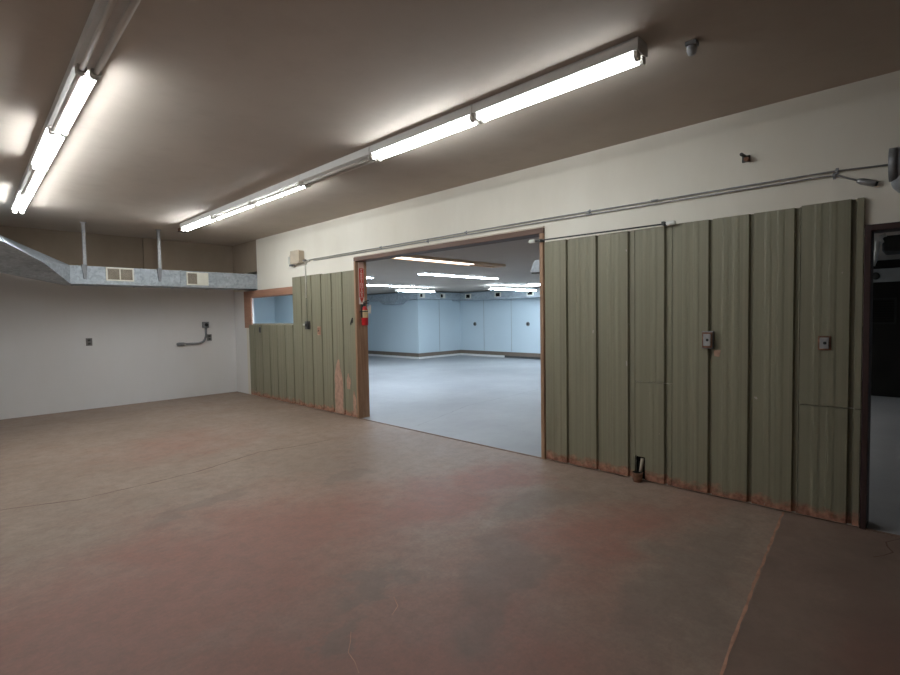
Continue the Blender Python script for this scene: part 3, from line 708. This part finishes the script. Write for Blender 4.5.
def bare_light(lb, p0, p1, z):
    """bare tubes on a slim channel hung below the ceiling"""
    a, b = Vector((p0[0], p0[1], z)), Vector((p1[0], p1[1], z)); m = (a + b) / 2; d = (b - a); ln = d.length / 2
    t = thing('hung_light', lb, 'ceiling light', (m.x, m.y, z), math.atan2(d.y, d.x))
    MB().box(-ln, ln, -0.04, 0.04, 0.0, 0.03).build('channel', M['white'], t, world=False)
    for s_ in (-1, 1): MB().tube([(-ln + 0.03, s_ * 0.055, -0.01), (ln - 0.03, s_ * 0.055, -0.01)], 0.018, 12).build('tube', M['tube_blue'], t, world=False)
    for s_ in (-1, 1): MB().box(s_ * (ln - 0.015) - 0.01, s_ * (ln - 0.015) + 0.01, -0.08, 0.08, -0.03, 0.03).build('lamp_holder', M['holder'], t, world=False)
    for s_ in (-0.6, 0.6): MB().box(s_ * ln - 0.006, s_ * ln + 0.006, -0.006, 0.006, 0.03, HF - z).build('hanger', M['conduit'], t, world=False)
long_light('warm yellowish open strip light nearest the wide opening in the room beyond', 4.60, 7.10, 5.62, False)
long_light('long lit strip light in the middle of the room beyond, behind the warm yellowish one', 7.02, 9.45, 7.6)
long_light('lit strip light just above the lower one, its end showing beside the fire sign', 4.6, 6.85, 9.05)
long_light('lit strip light in front of the duct hopper in the room beyond', 7.5, 9.9, 11.05)
long_light('added unseen strip light that brightens the floor behind the right doorway', 6.6, 9.0, 2.9, True, 'lens_fill')  # added out of view to light the floor past the doorway
bare_light('bare lit tubes hung low before the far duct, right part of the room beyond', (11.15, 9.25), (13.5, 9.25), 2.285)
long_light('lit strip light of which a short bit shows at the right jamb', 11.9, 13.6, 8.3)
bare_light('bare lit tubes hung low right of the duct hopper in the room beyond', (9.5, 11.35), (11.0, 11.35), 2.285)
bare_light('added unseen bare tubes that brighten the walls behind the low window', (7.0, 12.6), (7.0, 15.1), 2.285)  # added out of view so the corner past the window is brighter
# ------------------------------------------------------------------ dim space seen through the doorway at the right edge
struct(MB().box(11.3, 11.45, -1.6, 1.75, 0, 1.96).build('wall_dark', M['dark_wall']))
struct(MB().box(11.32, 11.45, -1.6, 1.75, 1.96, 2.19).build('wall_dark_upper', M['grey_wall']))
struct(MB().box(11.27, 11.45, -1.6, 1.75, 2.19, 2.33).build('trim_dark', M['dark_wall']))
t = thing('wall_vent', 'faint dark louvred vent on the black wall through the right doorway', 'vent', (11.3, 0.63, 1.46))
vf = MB(); vf.box(11.285, 11.3, 0.46, 0.80, 1.24, 1.27); vf.box(11.285, 11.3, 0.46, 0.80, 1.66, 1.69); vf.box(11.285, 11.3, 0.46, 0.49, 1.27, 1.66); vf.box(11.285, 11.3, 0.77, 0.80, 1.27, 1.66)
vf.build('frame', M['vent_dark'], t)
lv = MB()
for k in range(9): lv.box(11.288, 11.3, 0.49, 0.77, 1.285 + k * 0.042, 1.300 + k * 0.042)
lv.build('slats', M['hole'], t)
t = thing('hanging_unit', 'black box with silver hose hanging below the ceiling through the right doorway', 'fan unit', (7.2, 0.2, 2.38))
MB().box(7.0, 7.45, -0.35, 0.41, 2.10, 2.27).build('box_body', M['black'], t, bevel=0.02)
MB().box(7.15, 7.25, -0.1, 0.0, 2.27, HF).build('hanger', M['dark_metal'], t)
MB().tube(arc((7.05, 0.40, 2.27), (7.02, 0.455, 2.27), (7.02, 0.45, 2.15), 6) + [(7.02, 0.465, 2.02), (7.02, 0.485, 1.965)], [0.022]*7 + [0.018, 0.02], 12).build('hose', M['silver'], t)
MB().tube([(7.03, 0.38, 2.275), (7.03, 0.43, 2.25), (7.03, 0.40, 2.20)], 0.03, 12).build('hose_cuff', M['silver'], t)
t = thing('bulkhead_knob', 'small black oval knob on the grey strip seen through the right doorway', 'knob', (11.32, 0.75, 2.07))
MB().tube([(11.32, 0.745, 2.07), (11.28, 0.745, 2.07), (11.26, 0.745, 2.07)], [0.06, 0.06, 0.045], 16).build('knob', M['black'], t)

# ------------------------------------------------------------------ camera, world, view
cam = bpy.data.cameras.new('camera'); co = bpy.data.objects.new('camera', cam); col.objects.link(co)
F_PX, YAW, PIT, ROL = 500.549, 0.801502, -0.0424185, -0.0166619
fw = Vector((math.sin(YAW), math.cos(YAW), 0)); rt = Vector((math.cos(YAW), -math.sin(YAW), 0)); up = Vector((0, 0, 1))
Fv = fw * math.cos(PIT) + up * math.sin(PIT); U = up * math.cos(PIT) - fw * math.sin(PIT)
Rv = rt * math.cos(ROL) + U * math.sin(ROL); U = U * math.cos(ROL) - rt * math.sin(ROL)
mw = Matrix((Rv, U, -Fv)).transposed().to_4x4(); mw.translation = Vector((0, 0, 1.5))
co.matrix_world = mw
cam.sensor_fit = 'HORIZONTAL'; cam.sensor_width = 36.0; cam.lens = F_PX / 900 * 36.0
cam.clip_start = 0.05; cam.clip_end = 100
scene.camera = co

w = bpy.data.worlds.new('world'); scene.world = w; w.use_nodes = True
w.node_tree.nodes['Background'].inputs[0].default_value = (0.02, 0.02, 0.022, 1)
w.node_tree.nodes['Background'].inputs[1].default_value = 0.0

scene.view_settings.view_transform = 'Standard'; scene.view_settings.look = 'None'
scene.view_settings.gamma = 1.0; scene.view_settings.use_curve_mapping = False
scene.view_settings.exposure = 0.60
scene.cycles.use_denoising = True
scene.cycles.max_bounces = 8; scene.cycles.diffuse_bounces = 5; scene.cycles.glossy_bounces = 3
scene.cycles.sample_clamp_indirect = 4.0
scene.cycles.use_light_tree = True
